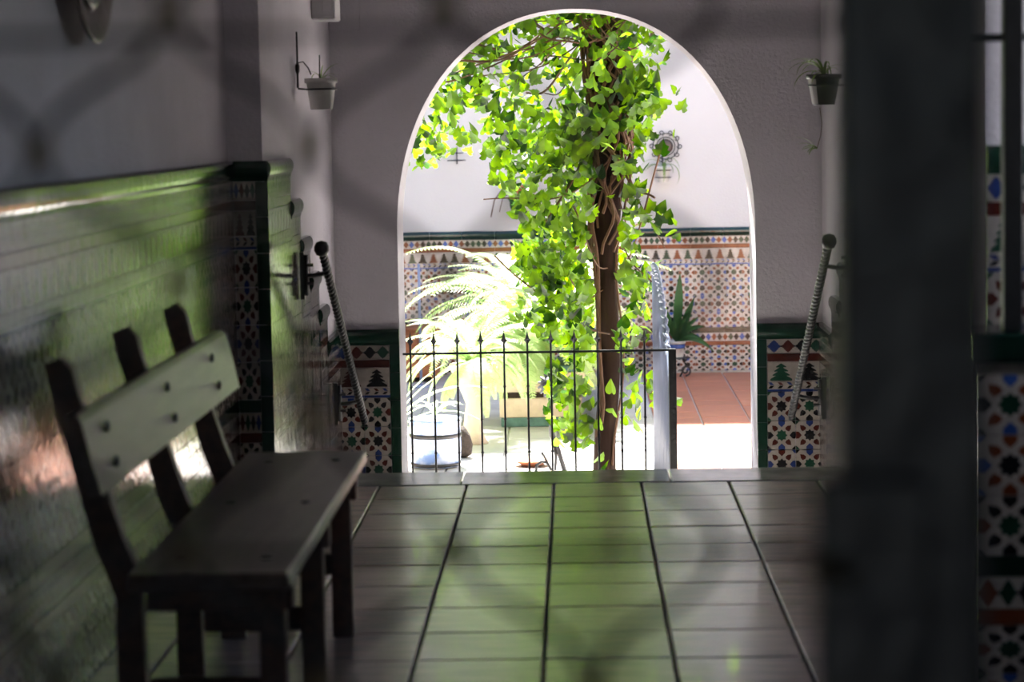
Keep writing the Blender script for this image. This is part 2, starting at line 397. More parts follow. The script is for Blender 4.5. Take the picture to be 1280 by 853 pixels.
# ------------------------------------------------------------------ patio
YK = 19.82
b = MB(); b.box((X0, YE+1.15, LOW-.2), (X1, YK+.2, LOW-.014)); pf = struct('floor_patio', b, [MORTP])
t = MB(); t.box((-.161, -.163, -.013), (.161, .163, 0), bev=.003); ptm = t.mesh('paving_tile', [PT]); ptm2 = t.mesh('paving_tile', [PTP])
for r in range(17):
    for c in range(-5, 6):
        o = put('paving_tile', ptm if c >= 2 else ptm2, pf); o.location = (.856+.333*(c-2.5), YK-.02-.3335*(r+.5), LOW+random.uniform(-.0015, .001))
        o.rotation_euler = (random.uniform(-.004, .004), random.uniform(-.004, .004), 0)
t = MB()
for x in [i*.333-3.3 for i in range(21)]:
    for r in range(27):
        y = YK-.02-.3335*(r+.5)
        if not (-1.9 < x < 1.8 and y > 14.1) and y > 10.2: t.box((x-.16, y-.162, -.013), (x+.16, y+.162, 0))
o = t.build('far_paving', [PTP], pf); o.location.z = LOW; o['kind'] = 'stuff'
b = MB(); b.box((X0-.2, YK, LOW-.2), (X1+.2, YK+.2, 4.5)); wb = struct('wall_back', b, [PLW])
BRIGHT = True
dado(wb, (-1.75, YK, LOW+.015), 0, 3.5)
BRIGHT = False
b = MB(); b.box((X0-.2, YB, LOW-.2), (X0, YK, 4.0)); struct('wall_patio_left', b, [PLW])
b = MB(); b.box((X1, YB, LOW-.2), (X1+.2, YK, 4.0)); struct('wall_patio_right', b, [PLW])

# ------------------------------------------------------------------ bench
bn = thing('wooden_bench', 'dark wooden bench with broad back board standing against the tiled left wall', 'bench', (-.75, 5.35, 0))
L = bn.location
def bb(name, lo, hi, m, bev=.004, parent=None):
    t = MB(); t.box(Vector(lo)-L, Vector(hi)-L, bev=bev); return t.build(name, [m], parent or bn)
se = bb('seat', (-.872, 4.5, .418), (-.556, 6.22, .452), WOODS, .006)
def slab(pts, y0, y1):                              # extrude an x-z outline in y
    t = MB(); n = len(pts); vs = [(x-L.x, y-L.y, z) for y in (y0, y1) for x, z in pts]
    t.add(vs, [tuple(range(n-1, -1, -1)), tuple(range(n, 2*n))]+[(i, (i+1) % n, n+(i+1) % n, n+i) for i in range(n)]); return t
for y in (4.66, 5.36, 6.03):
    slab([(-.92, 0), (-.858, 0), (-.868, .42), (-.90, .50), (-.930, .60), (-.990, .835), (-1.01, .858), (-1.045, .845), (-1.035, .80), (-.958, .49), (-.918, .38)], y-.02, y+.02).build('back_leg', [WOOD], bn)
    bb('front_leg', (-.635, y-.022, 0), (-.583, y+.022, .40), WOOD)
    bb('seat_bearer', (-.858, y-.019, .352), (-.567, y+.019, .416), WOOD)
    bb('stretcher', (-.858, y-.014, .16), (-.63, y+.014, .215), WOOD)
    for z in (.65, .72):
        t = MB(); x = -.911-(z-.607)*.23
        t.lathe([(.002, 0), (.011, .0), (.012, .004), (.006, .008)], 10, M=Matrix.Translation(Vector((x-L.x+.008, y-L.y, z)))@Matrix.Rotation(PI/2, 4, 'Y')); t.build('bolt', [IRON], bn)
    for x in (-.79, -.62):
        t = MB(); t.lathe([(.011, .451), (.011, .4545), (.005, .456)], 10, M=Matrix.Translation((x-L.x, y-L.y, 0))); t.build('bolt', [IRON], bn)
bp = [(-.905, .597), (-.893, .600), (-.915, .740), (-.922, .752), (-.945, .758), (-.950, .748)]
slab([(-.930, .607), (-.905, .609), (-.938, .752), (-.947, .763), (-.968, .761), (-.968, .750)], 4.47, 6.36).build('back_board', [WOODS], bn)

# ------------------------------------------------------------------ twisted handrails
def handrail(p0, p1, label, sgn):
    o = thing('handrail', label, 'handrail', p0, 'twisted iron handrails of the stairs')
    a = Vector((0, 0, 0)); d = Vector(p1)-Vector(p0); n = 90
    for ph in (0, PI):
        pts = []
        u = d.orthogonal().normalized(); v = d.normalized().cross(u)
        for i in range(n*2+1):
            t = i/(2*n); an = ph+t*2*PI*26
            pts.append(a+d*t+(u*math.cos(an)+v*math.sin(an))*.0085)
        t_ = MB(); t_.tube(pts, .0095, 6); t_.build('twisted_strand', [IRON], o)
    t_ = MB(); t_.lathe([(.003, -.03), (.02, -.024), (.028, -.008), (.028, .008), (.02, .024), (.003, .03)], 14); t_.build('ball_end', [IRON], o)
    for t in (.12, .86):
        q = d*t; br = MB(); wx = sgn*(abs(1.06 if sgn > 0 else 1.05))-p0[0]
        br.tube([q, q+Vector((wx*.5, 0, -.01)), Vector((wx, q.y, q.z-.01))], .009, 6)
        br.box((wx-.02 if sgn > 0 else wx, q.y-.012, q.z-.1), (wx if sgn > 0 else wx+.016, q.y+.012, q.z+.08))
        br.tube([(wx*.8, q.y, q.z-.085), (wx*.8, q.y, q.z+.07)], .012, 6)
        for zz in (-.04, .03): br.tube([(wx*.8, q.y-.005, q.z+zz), (wx*.8-sgn*.03, q.y-.005, q.z+zz)], .007, 5)
        br.build('bracket', [IRON], o)
handrail(tuple(at(402, 311, 8.9)), tuple(at(456, 528, 10.45)), 'twisted iron handrail sloping down beside the left stair wall', -1)
handrail(tuple(at(1036, 302, 9.0)), tuple(at(989, 522, 10.45)), 'twisted iron handrail sloping down beside the right stair wall', 1)

# ------------------------------------------------------------------ plants helpers
def strap_leaf(base, az, length, lift, droop, wid, n=9):
    """arching strap leaf as vertices / faces"""
    pts = []; p = Vector(base); el = lift
    for i in range(n+1):
        pts.append(p.copy()); p = p+Vector((math.cos(az)*math.cos(el), math.sin(az)*math.cos(el), math.sin(el)))*(length/n); el -= droop/n
    side = Vector((-math.sin(az), math.cos(az), 0)); vs = []; fs = []
    for i, q in enumerate(pts):
        t = i/n; w_ = wid*(min(1, .35+2.2*t) if t < .4 else (1-((t-.4)/.6)**2))+.0006
        vs += [q-side*w_, q-Vector((0, 0, w_*.5)), q+side*w_]
    for i in range(n): fs += [(i*3, i*3+1, i*3+4, i*3+3), (i*3+1, i*3+2, i*3+5, i*3+4)]
    return vs, fs
def strap_plant(parent, base, n, length, wid, m, nm='leaf', lift=(.5, 1.3), droop=(1.4, 2.6), azr=(0, 2*PI)):
    for i in range(n):
        t = MB(); vs, fs = strap_leaf(base, random.uniform(*azr), length*random.uniform(.6, 1.1), random.uniform(*lift), random.uniform(*droop), wid*random.uniform(.8, 1.1)); t.add(vs, fs, 0, True)
        t.build(nm, [m], parent)
def pot_mesh(r0, r1, h, lip=.006):
    t = MB(); t.lathe([(r0*.96, 0), (r0, .004), (r1*.97, h*.84), (r1+lip, h*.85), (r1+lip, h), (r1-.003, h), (r1-.006, h-.012), (.002, h-.014)], 24); return t

# left wall pot with bracket
c = at(402, 137, 9.3)
pt = thing('flower_pot', 'small pale plastic pot in the wall ring left of the arch', 'pot', c)
pot_mesh(.043, .058, .12).build('pot_body', [WPOT], pt)
t = MB(); t.lathe([(.052, .108), (.002, .112)], 16); t.build('soil', [SOIL], pt)
strap_plant(pt, (0, 0, .11), 7, .13, .0022, STRAP, 'stem', (.7, 1.5), (1.0, 2.8))
t = MB(); t.tube([(-.005, 0, .11), (-.003, 0, .21)], .003, 5); t.build('support_stick', [IRON], pt)
br = thing('pot_bracket', 'slim black iron ring bracket holding the pale pot left of the arch', 'bracket', (-1.073, 9.3, c.z))
dx = c.x+1.073
t = MB(); t.tube([(.008, 0, .085), (.008, 0, .30)], [.005, .0035], 6); t.lathe([(.002, .13), (.009, .15), (.009, .17), (.002, .19)], 8, M=Matrix.Translation((.008, 0, 0))); t.build('upright', [IRON], br)
t = MB(); t.tube([(.008, 0, .082), (dx-.05, 0, .078)], .0035, 6); t.build('arm', [IRON], br)
t = MB(); t.tube([Vector((dx, 0, .078))+Vector((.058*math.cos(a*PI/12), .058*math.sin(a*PI/12), 0)) for a in range(24)], .0035, 6, closed=True); t.build('ring', [IRON], br)
t = MB(); t.tube([(.008, 0, .18), (.03, 0, .185), (.05, 0, .16), (.06, 0, .135)], .003, 5); t.build('scroll', [IRON], br)

# right wall pot
c = at(1030, 131, 9.4)
pt = thing('flower_pot', 'small dark pot with spider plant hung on the wall right of the arch', 'pot', c)
pot_mesh(.042, .062, .118).build('pot_body', [KPOT], pt)
t = MB(); t.lathe([(.055, .106), (.002, .112)], 16); t.build('soil', [SOIL], pt)
t = MB(); vs = []; 
for z, r in ((.004, .0435), (.10, .0605)):
    for k in range(5): a = PI*(1.0+k*.075); vs.append((r*1.03*math.cos(a), r*1.03*math.sin(a), z))
t.add(vs, [(k, k+1, k+6, k+5) for k in range(4)], 0, True); t.build('pale_stripe', [WPOT], pt)['label'] = 'pale strip down the pot side'
strap_plant(pt, (0, 0, .112), 18, .17, .0045, STRAP, 'leaf', (.4, 1.4), (1.2, 3.0))
br = thing('pot_bracket', 'black iron ring bracket holding the dark spider plant pot', 'bracket', (1.085, 9.4, c.z))
dx = c.x-1.085
t = MB(); t.tube([(-.008, 0, .06), (-.008, 0, .24)], .004, 6); t.build('upright', [IRON], br)
t = MB(); t.tube([Vector((dx, 0, .075))+Vector((.0595*math.cos(a*PI/12), .0595*math.sin(a*PI/12), 0)) for a in range(24)], .0035, 6, closed=True); t.build('ring', [IRON], br)
t = MB(); t.tube([(-.008, 0, .075), (dx+.06, 0, .075)], .0035, 6); t.build('arm', [IRON], br)
c = at(1021, 186, 9.4)
sp = thing('spider_plantlet', 'green plantlet dangling below the dark pot right of the arch', 'plant', c)
strap_plant(sp, (0, 0, 0), 8, .085, .004, STRAP, 'leaf', (.2, 1.4), (.8, 2.2), (PI*.6, PI*1.5))
t = MB(); t.tube([(0, 0, 0), (.015, 0, .05), (.02, .0, .10), (.012, 0, .16)], .0015, 5); t.build('runner', [STEM], sp)

# junction box and oval wall plate
p = at(393, 12, 10.5)
jb = thing('junction_box', 'pale square box fixed high in the left corner beside the arch', 'box', (-1.07, YA, 1.80))
t = MB(); t.box((-.003, -.70, -.065), (.095, -.48, .22), bev=.005); t.build('box_body', [PLW], jb)
t = MB(); t.box((.0, -.014, -.085), (.135, -.0, .22), bev=.004); t.build('back_plate', [PL], jb)
t = MB(); t.box((.045, -.712, -.055), (.085, -.70, .21), bev=.002); t.build('cover', [PLW], jb)
c = Vector((XL+.004, 5.74, 1.765))
pl = thing('wall_plate', 'large round brown plate hanging high on the left wall', 'plate', c)
RY = Matrix.Rotation(PI/2, 4, 'Y')
t = MB(); t.lathe([(.10, 0), (.12, .004), (.255, .045), (.262, .052), (.25, .054), (.20, .040), (.002, .038)], 40, M=RY); t.build('rim', [PLATE], pl)
t = MB(); t.lathe([(.185, .040), (.165, .052), (.145, .047), (.11, .046), (.09, .056), (.07, .046), (.002, .046)], 32, M=RY); t.build('raised_centre', [IRON], pl)

# ------------------------------------------------------------------ parapet and window frame on the right
pa = MB(); pa.box((.85, 5.10, 0), (XR, 5.28, .785)); par = struct('wall_parapet', pa, [GROUT])
BRIGHT = True  # lighter glaze set makes the parapet read as better lit
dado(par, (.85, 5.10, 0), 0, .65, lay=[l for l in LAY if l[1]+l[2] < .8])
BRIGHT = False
t = MB(); t.box((.84, 5.07, .775), (XR, 5.30, .838), bev=.006); t.build('coping', [GDG], par)
wf = thing('window_grille', 'tall black iron frame with a cross bar standing on the tiled parapet at right', 'window grille', (1.15, 5.12, .838))
for x0, x1 in ((.905, .945), (1.36, 1.39)):
    t = MB(); t.box((x0-1.15, -.02, 0), (x1-1.15, .02, 1.30), bev=.003); t.build('upright', [IRON], wf)
for z in (.62, 1.22):
    t = MB(); t.box((.70-1.15, -.012, z-.006), (.24, .012, z+.010), bev=.002); t.build('cross_bar', [IRON], wf)

# ------------------------------------------------------------------ iron fence across the arch
YF = 10.80
fe = thing('iron_fence', 'low black iron fence with spear tops crossing the arch', 'fence', (at(660, 440, YF).x, YF, LOW))
zr = lambda px: at(px, 442.5-(px-500)*.012, YF).z
zrail = at(660, 440.5, YF).z
for k in range(11):
    px = 513+29.25*k; x = at(px, 440, YF).x-fe.location.x
    t = MB(); pts = [(x, 0, .0), (x, 0, zrail-LOW+.055)]; t.tube(pts, .0048, 6)
    for z in (.18, .45, .60, .75, .9): t.lathe([(.005, z-.006), (.0075, z), (.005, z+.006)], 6, M=Matrix.Translation((x, 0, 0)))
    bar = t.build('bar', [IRON], fe)
    t = MB(); zz = zrail-LOW+.05
    t.lathe([(.004, zz-.012), (.008, zz-.004), (.0145, zz+.006), (.008, zz+.014), (.004, zz+.03), (.0008, zz+.05)], 4, M=Matrix.Translation((x, 0, 0)), sm=False)
    t.tube([(x-.015, 0, zz+.006), (x+.015, 0, zz+.006)], .003, 4); t.build('spear_tip', [IRON], bar)
x0 = -A-fe.location.x; x1 = at(840, 440, YF).x-fe.location.x
for z in (zrail-LOW, .22):
    t = MB(); t.box((x0, -.006, z-.005), (x1, .006, z+.005)); t.build('rail', [IRON], fe)
t = MB(); t.box((x1-.016, -.018, 0), (x1+.018, .018, zrail-LOW+.006), bev=.002); t.build('post', [IRON], fe)

# open gate leaf behind the post, seen nearly edge on
gl = thing('gate_leaf', 'pale painted metal gate leaf with curved top standing open behind the fence post', 'gate', (x1+fe.location.x-.012, YF+.05, LOW))
gd = Vector((-.045, 1.0, 0)).normalized()
def topz(s): return (zrail-LOW)-.03+.36*math.sin(min(1, s/.8)*PI*.5)**.9
N = 15
for i in range(N):
    s = .02+.85*i/(N-1); q = gd*s
    t = MB(); t.tube([q+Vector((0, 0, .06)), q+Vector((0, 0, topz(s)))], .007, 6); t.build('bar', [SILV], gl)
vs = []; K = 16
for i in range(K+1):
    s = .02+.85*i/K
    for z in (.10, topz(s)-.03): vs.append(gd*s+Vector((0, 0, z)))
t = MB(); t.add(vs+[v+Vector((-.003, 0, 0)) for v in vs], [(i*2, i*2+2, i*2+3, i*2+1) for i in range(K)]+[(2*K+2+i*2, 2*K+2+i*2+1, 2*K+2+i*2+3, 2*K+2+i*2+2) for i in range(K)]); t.build('backing_sheet', [SILV], gl)
for off in (0, .035):
    pts = [gd*(.02+.85*i/60)+Vector((.008*math.cos(i*1.6), 0, topz(.02+.85*i/60)+.008*math.sin(i*1.6)-off)) for i in range(61)]
    t = MB(); t.tube(pts, .008, 6); t.build('twisted_top_rail', [SILV], gl)
t = MB(); t.tube([gd*.02+Vector((0, 0, .08)), gd*.87+Vector((0, 0, .08))], .012, 6); t.build('bottom_rail', [SILV], gl)

# ------------------------------------------------------------------ ivy on its post
YT = 13.0
base = onz(757, 600, LOW); base = at(756, 590, YT)
bx = at(756, 590, YT).x
iv = thing('ivy_vine', 'tall leafy ivy climbing a brown trunk and spreading over the arch top', 'vine', (bx, YT, LOW))
prof = [(585, 756, 17), (540, 757, 16), (500, 760, 15.5), (450, 762, 15), (400, 762, 16), (350, 759, 18), (300, 757, 20), (250, 760, 22), (200, 764, 25), (150, 762, 27), (100, 760, 28), (50, 757, 28), (0, 755, 26), (-60, 755, 24)]
pts = [Vector((0, 0, 0))]; rr = [.082]
for py, px, hw in prof:
    p = at(px, py, YT); pts.append(p-iv.location); rr.append(hw/3000*YT*random.uniform(.78, .9))
t = MB(); t.tube(pts, rr, 14)
for i, v in enumerate(t.v):
    p = Vector(v); nn = noise.noise(p*9)*.022; cx = pts[min(len(pts)-1, i//14)]; d = (p-cx); d.z = 0
    t.v[i] = tuple(p+(d.normalized()*nn if d.length > 1e-4 else Vector()))
t.build('trunk', [BARK], iv)
def trunk_pt(py):
    for i in range(len(prof)-1):
        a, b_ = prof[i], prof[i+1]
        if a[0] >= py >= b_[0]:
            k = (a[0]-py)/(a[0]-b_[0]); return at(a[1]+(b_[1]-a[1])*k, py, YT)-iv.location, (a[2]+(b_[2]-a[2])*k)/3000*YT
    return pts[-1], .1
for k in range(26):                                  # stems clinging to the trunk
    top = random.uniform(-60, 120); bot = random.uniform(180, 330) if k < 23 else random.uniform(400, 585); a0 = random.uniform(PI*.95, PI*2.05); tw = random.uniform(-1.5, 1.5); P = []
    ph = random.uniform(0, 6)
    for i in range(22):
        q, r = trunk_pt(bot+(top-bot)*i/21); a = a0+tw*i/21+.35*math.sin(i*.8+ph); P.append(q+Vector((math.cos(a), math.sin(a), 0))*(r*1.02+.012*math.sin(i*.7+ph)))
    t = MB(); t.tube(P, random.uniform(.004, .010), 5); t.build('stem', [STEM], iv)
for k in range(30):                                  # overhead and hanging runners
    if k < 16:
        a = at(random.uniform(690, 800), random.uniform(10, 60), random.uniform(12.3, 13.4)); e = at(random.uniform(480, 690), random.uniform(0, 130), random.uniform(12, 13.6))
    elif k < 21:
        a = at(random.uniform(700, 760), random.uniform(14, 45), 12.4); e = at(random.uniform(770, 830), random.uniform(14, 60), 12.6)
    else:
        a = at(762, random.uniform(90, 420), 12.9); e = at(random.uniform(600, 720) if k % 2 else random.uniform(800, 845), random.uniform(130, 420), 12.7)
    P = []; sd_ = random.random()*9
    for i in range(12):
        s = i/11; q = a.lerp(e, s)+Vector((0, .1*math.sin(3*s+sd_), -.08*math.sin(PI*s)+.02*math.sin(7*s+sd_))); P.append(q-iv.location)
    t = MB(); t.tube(P, random.uniform(.003, .007), 5); t.build('runner', [STEM], iv)
# leaf shapes
def ivy_outline(v):
    h = [(.0, .06), (.16, -.10), (.40, -.06), (.52, .12), (.46, .30), (.36, .42), (.34, .58), (.16, .78), (.0, 1.02)]
    if v == 1: h = [(.0, .06), (.18, -.12), (.38, -.08), (.60, .20), (.38, .32), (.46, .56), (.22, .66), (.10, .85), (.0, 1.08)]
    if v == 2: h = [(.0, .05), (.20, -.08), (.42, .02), (.50, .22), (.44, .42), (.30, .62), (.16, .80), (.07, .92), (.0, 1.0)]
    return h
def leaf_geo(v, s, M):
    h = ivy_outline(v); n = len(h); vs = []; fs = []
    mid = [(0, .06), (0, .30), (0, .62)]
    pts_ = h+[(-x, y) for x, y in h[-2:0:-1]]
    k = random.uniform(.1, .45); cu = random.uniform(-.1, .35)
    vs = [M@Vector((x*s, y*s, (-abs(x)*k-cu*y*y*.5)*s)) for x, y in pts_]+[M@Vector((0, .35*s, .02*s))]
    m = len(pts_); return vs, [(i, (i+1) % m, m) for i in range(m)]
def leaf_matrix(p, tilt=None):
    # blade hangs roughly down, facing a random way
    yaw = random.gauss(0, .9)+(PI if random.random() < .35 else 0); pitch = random.gauss(-.95, .45); rl = random.gauss(0, .5)
    return Matrix.Translation(p)@Matrix.Rotation(yaw, 4, 'Z')@Matrix.Rotation(pitch-PI/2*0, 4, 'X')@Matrix.Rotation(PI, 4, 'Z')@Matrix.Rotation(rl, 4, 'Y')@Matrix.Rotation(random.gauss(0, .35), 4, 'Z')
def inpoly(x, y, P):
    ins = False; j = len(P)-1
    for i in range(len(P)):
        xi, yi = P[i]; xj, yj = P[j]
        if (yi > y) != (yj > y) and x < (xj-xi)*(y-yi)/(yj-yi)+xi: ins = not ins
        j = i
    return ins
regions = [  # outline in the view of the photograph, leaf count, depth range
 ([(500, 205), (515, 130), (560, 60), (620, 10), (700, -10), (800, 0), (832, 60), (822, 130), (800, 150), (745, 200), (690, 215), (648, 190), (610, 200), (570, 185), (540, 215)], 950, (12.1, 14.0)),
 ([(640, 170), (745, 150), (738, 240), (732, 330), (738, 420), (715, 420), (640, 330), (655, 300), (640, 250), (610, 225)], 760, (12.4, 13.6)),
 ([(645, 330), (734, 320), (740, 440), (732, 560), (700, 560), (680, 500), (695, 440), (640, 400)], 360, (12.4, 13.4)),
 ([(690, 500), (750, 500), (752, 590), (735, 590), (700, 540)], 22, (12.4, 12.9)),
 ([(775, 90), (820, 90), (828, 120), (806, 200), (800, 330), (778, 330)], 170, (12.5, 13.3)),
 ([(730, 30), (790, 30), (786, 250), (740, 250)], 38, (12.75, 12.86)),
 ([(775, 330), (812, 330), (822, 400), (790, 440), (776, 440)], 70, (12.4, 13.1)),
 ([(775, 440), (810, 440), (822, 500), (800, 545), (776, 530)], 26, (12.3, 12.9)),
 ([(800, 255), (848, 260), (845, 300), (815, 300)], 13, (12.4, 12.8)),
 ([(805, 120), (850, 115), (855, 150), (835, 200), (812, 195)], 12, (12.4, 12.8)),
]
leafs = []
for P, cnt, (d0, d1) in regions:
    xs = [p[0] for p in P]; ys = [p[1] for p in P]; k = 0
    while k < cnt:
        x = random.uniform(min(xs), max(xs)); y = random.uniform(min(ys), max(ys))
        if inpoly(x, y, P): leafs.append(at(x, y, random.uniform(d0, d1))); k += 1
for px, py in ((842, 510), (834, 560), (765, 525), (818, 368), (806, 362), (835, 140), (845, 122), (632, 185), (515, 190), (541, 190), (552, 205), (765, 500)):
    leafs.append(at(px, py-8, 12.3))
leafs.sort(key=lambda p: p.y+random.uniform(-.3, .3))
leafs = [p-iv.location for p in leafs]
bases = []
for v in range(3):
    for q in range(4):
        t = MB(); vs, fs = leaf_geo(v, 1.0, Matrix()); t.add(vs, fs, 0, False)
        bases.append(t.mesh('ivy_leaf', [LF]))
for p in leafs[:290]:
    o = put('ivy_leaf', random.choice(bases), iv); o.matrix_basis = leaf_matrix(p)@Matrix.Scale(random.uniform(.05, .092), 4)
t = MB()
for p in leafs[290:]:
    vs, fs = leaf_geo(random.randrange(3), random.uniform(.040, .085), leaf_matrix(p)); t.add(vs, fs)
for k in range(3600):                                 # unseen canopy carried on overhead and left, thickened to shade the leaves below
    p = Vector((random.uniform(-2.0, .9), random.uniform(12.0, 13.95), random.uniform(1.85, 2.55)))-iv.location
    vs, fs = leaf_geo(random.randrange(3), random.uniform(.06, .11), leaf_matrix(p)); t.add(vs, fs)
o = t.build('foliage', [LF], iv); o['kind'] = 'stuff'

# ------------------------------------------------------------------ fern on its stone planter
YP = 16.2
c = onz(672, 534, LOW)
c.x += .07
pd = thing('stone_planter', 'beige stepped stone planter with teal base coloured as shadow under the fern', 'planter', (c.x, c.y+.3, LOW))
zz = lambda py: at(670, py, c.y).z-LOW
hw = .30
for lo, hi, e, m, nm in ((0, zz(522), -.01, TEAL, 'base_course'), (zz(522), zz(498), 0, BEIGE, 'lower_block'), (zz(498), zz(490), -.03, SOIL, 'recess'), (zz(490), zz(466), .02, BEIGE, 'upper_block'), (zz(466), zz(458), .01, TEAL, 'rim')):  # base course carries teal shadow as colour; recess paints the dark gap
    t = MB(); t.box((-hw-.03-e, -.3-e, lo), (hw-.06+e, .3+e, hi), bev=.006); t.build(nm, [m], pd)
ztop = zz(458)
fp = thing('fern_pot', 'low terracotta pot of the big fern on the stone planter', 'pot', (c.x-.12, c.y+.25, LOW+ztop))
pot_mesh(.13, .17, .17, .012).build('pot_body', [TERR], fp)
fn = thing('boston_fern', 'huge sunlit fern with arching pale green fronds above the stone planter', 'fern', (c.x-.12, c.y+.22, LOW+ztop+.16))
def frond(length, lift, droop, n=46):
    t = MB(); pts_ = []; p = Vector((0, 0, 0)); el = lift
    for i in range(n+1):
        pts_.append(p.copy()); p = p+Vector((math.cos(el), 0, math.sin(el)))*(length/n); el -= droop/n
    t.tube(pts_[::3], .0025, 4)
    for i in range(2, n):
        s = i/n; L_ = .055*math.sin(PI*min(1, .12+.88*s))**.6+.006; d = (pts_[i+1]-pts_[i]).normalized()
        for sg in (-1, 1):
            side = Vector((0, sg, 0)); a = pts_[i]; tip = a+side*L_+d*L_*.25+Vector((0, 0, -L_*.3)); w_ = d*.0055
            mid = a.lerp(tip, .5)
            t.add([a-w_*.6, mid-w_, tip, mid+w_, a+w_*.6], [(0, 1, 2, 3, 4)])
    return t.mesh('frond', [FERN])
fr = [frond(.9, 1.25, 2.3), frond(.75, 1.0, 2.2), frond(.65, .6, 1.9), frond(1.0, 1.42, 1.9), frond(.55, .3, 1.6)]
for i in range(160):
    o = put('frond', fr[i % 5], fn); s = random.uniform(.9, 1.35)
    o.rotation_euler = (random.uniform(-.25, .25), random.uniform(-.2, .2), random.uniform(0, 2*PI)); o.scale = (s, s, s); o.location = (random.uniform(-.06, .06), random.uniform(-.06, .06), 0)

c = onz(600, 548, LOW)
f2 = thing('trailing_fern', 'lower pale green fern drooping before the stone planter at left', 'fern', at(590, 455, 15.6))
for i in range(70):
    o = put('frond', fr[(i*2+1) % 5], f2); s = random.uniform(.55, .9)
    o.rotation_euler = (random.uniform(-.3, .3), random.uniform(-.1, .45), random.uniform(0, 2*PI)); o.scale = (s, s, s)
t = MB(); h = f2.location.z-LOW; t.lathe([(.10, -h), (.07, -h+.05), (.045, -h*.5), (.10, -.12), (.15, -.02), (.15, 0), (.02, -.01)], 20); t.build('pedestal_pot', [BEIGE], f2)

# plant with bright straps at the left jamb
c = at(500, 470, 14.6)
lp = thing('strap_plant', 'pale strap leaved plant arching in from the left jamb of the arch', 'plant', (c.x-.02, 14.6, LOW+.24))
for i, (dx_, dz_, bend) in enumerate(((.16, .85, 1.6), (.22, .62, 1.4), (.20, .95, 1.2), (.3, .75, 1.9), (.12, .7, 1.0), (.28, .5, 1.8), (.1, 1.0, .8), (.25, .9, 1.5))):
    t = MB(); vs, fs = strap_leaf((0, 0, 0), random.uniform(-.5, .5), .9*dz_+.15, 1.45-dx_*.8, bend, .014); t.add(vs, fs, 0, True); t.build('leaf', [FERN], lp)
strap_plant(lp, (0, 0, 0), 14, .4, .012, FERN, 'leaf', (.6, 1.4), (1.2, 2.4))
# barrel pot
c = onz(543, 588, LOW)
bpz = at(543, 527, c.y).z-LOW
bt = thing('barrel_pot', 'blue and white round tub with a dark iron band behind the fence at left', 'pot', (c.x, c.y+.16, LOW))
t = MB(); t.lathe([(.13, 0), (.15, .01), (.158, .12), (.155, bpz-.03), (.163, bpz-.02), (.163, bpz), (.148, bpz), (.146, bpz-.02), (.002, bpz-.03)], 32); t.build('tub_body', [BPOT], bt)
t = MB(); t.lathe([(.157, bpz*.62), (.163, bpz*.62), (.163, bpz*.70), (.157, bpz*.70)], 32); t.build('iron_band', [IRON], bt)
t = MB(); t.lathe([(.136, .012), (.156, .012), (.158, .03), (.152, .03)], 32); t.build('iron_band', [IRON], bt)
for k in range(7):
    t = MB(); vs, fs = strap_leaf((0, 0, bpz), random.uniform(0, 6.3), .22, 1.2, 1.7, .012); t.add(vs, fs, 0, True); t.build('leaf', [FERN], bt)
lp.location = (bt.location.x-.36, bt.location.y+.05, LOW+bpz*0+.02)
t = MB(); t.lathe([(.07, 0), (.10, .16), (.11, .18), (.002, .17)], 18); t.build('pot_body', [TERR], lp)
# stone beside the tub
c = onz(578, 575, LOW)
t = MB(); t.lathe([(.02, 0), (.055, .02), (.06, .08), (.045, .15), (.012, .19)], 12)
for i, v in enumerate(t.v): t.v[i] = tuple(Vector(v)*(1+.25*noise.noise(Vector(v)*14)))
o = t.build('rock', [SOIL]); o.location = (c.x, c.y+.1, LOW); tag(o, 'dark rounded rock beside the blue and white tub', 'rock')
# saucer
c = onz(665, 584, LOW)
t = MB(); t.lathe([(.05, 0), (.06, .002), (.105, .032), (.112, .034), (.108, .038), (.058, .010), (.002, .009)], 28)
o = t.build('clay_saucer', [TERR]); o.location = (c.x, c.y+.05, LOW); tag(o, 'shallow orange clay saucer lying on the bright patio floor', 'saucer')
# cast iron stand with lion mask
c = onz(700, 592, LOW)
YS = c.y
ls = thing('iron_stand', 'black cast iron stand with mask and scrolled feet left of the ivy trunk', 'stand', (at(694, 585, YS).x, YS, LOW))
Q = lambda px, py: at(px, py, YS)-ls.location
t = MB(); t.tube([Q(706, 590), Q(700, 570), Q(695, 552), Q(690, 545), Q(689, 520), Q(688, 498)], [.016, .013, .013, .017, .013, .014], 8); t.build('leg', [IRON], ls)
t = MB(); t.tube([Q(694, 588), Q(695, 570), Q(692, 548)], [.008, .009, .01], 6); t.build('leg', [IRON], ls)
t = MB(); t.tube([Q(689, 588), Q(684, 579), Q(677, 577), Q(671, 582), Q(670, 590)], .009, 6); t.tube([Q(684, 579), Q(680, 570), Q(677, 566)], [.008, .006, .009], 6); t.build('scroll_foot', [IRON], ls)
t = MB(); m_ = Q(687, 482); t.lathe([(.004, -.05), (.03, -.045), (.052, -.02), (.058, .0), (.05, .014), (.03, .022), (.004, .026)], 18, M=Matrix.Translation(m_)@Matrix.Rotation(PI/2, 4, 'X')@Matrix.Scale(-1, 4, (0, 0, 1)))
for k in range(14):
    a = 2*PI*k/14; t.tube([m_+Vector((.04*math.cos(a), -.01, .045*math.sin(a))), m_+Vector((.07*math.cos(a+.2), 0, .078*math.sin(a+.2)))], [.014, .006], 5)
t.tube([m_+Vector((0, -.03, .01)), m_+Vector((0, -.05, -.012))], [.01, .014], 6); t.tube([m_+Vector((-.02, -.03, -.026)), m_+Vector((.02, -.03, -.026))], .007, 5)
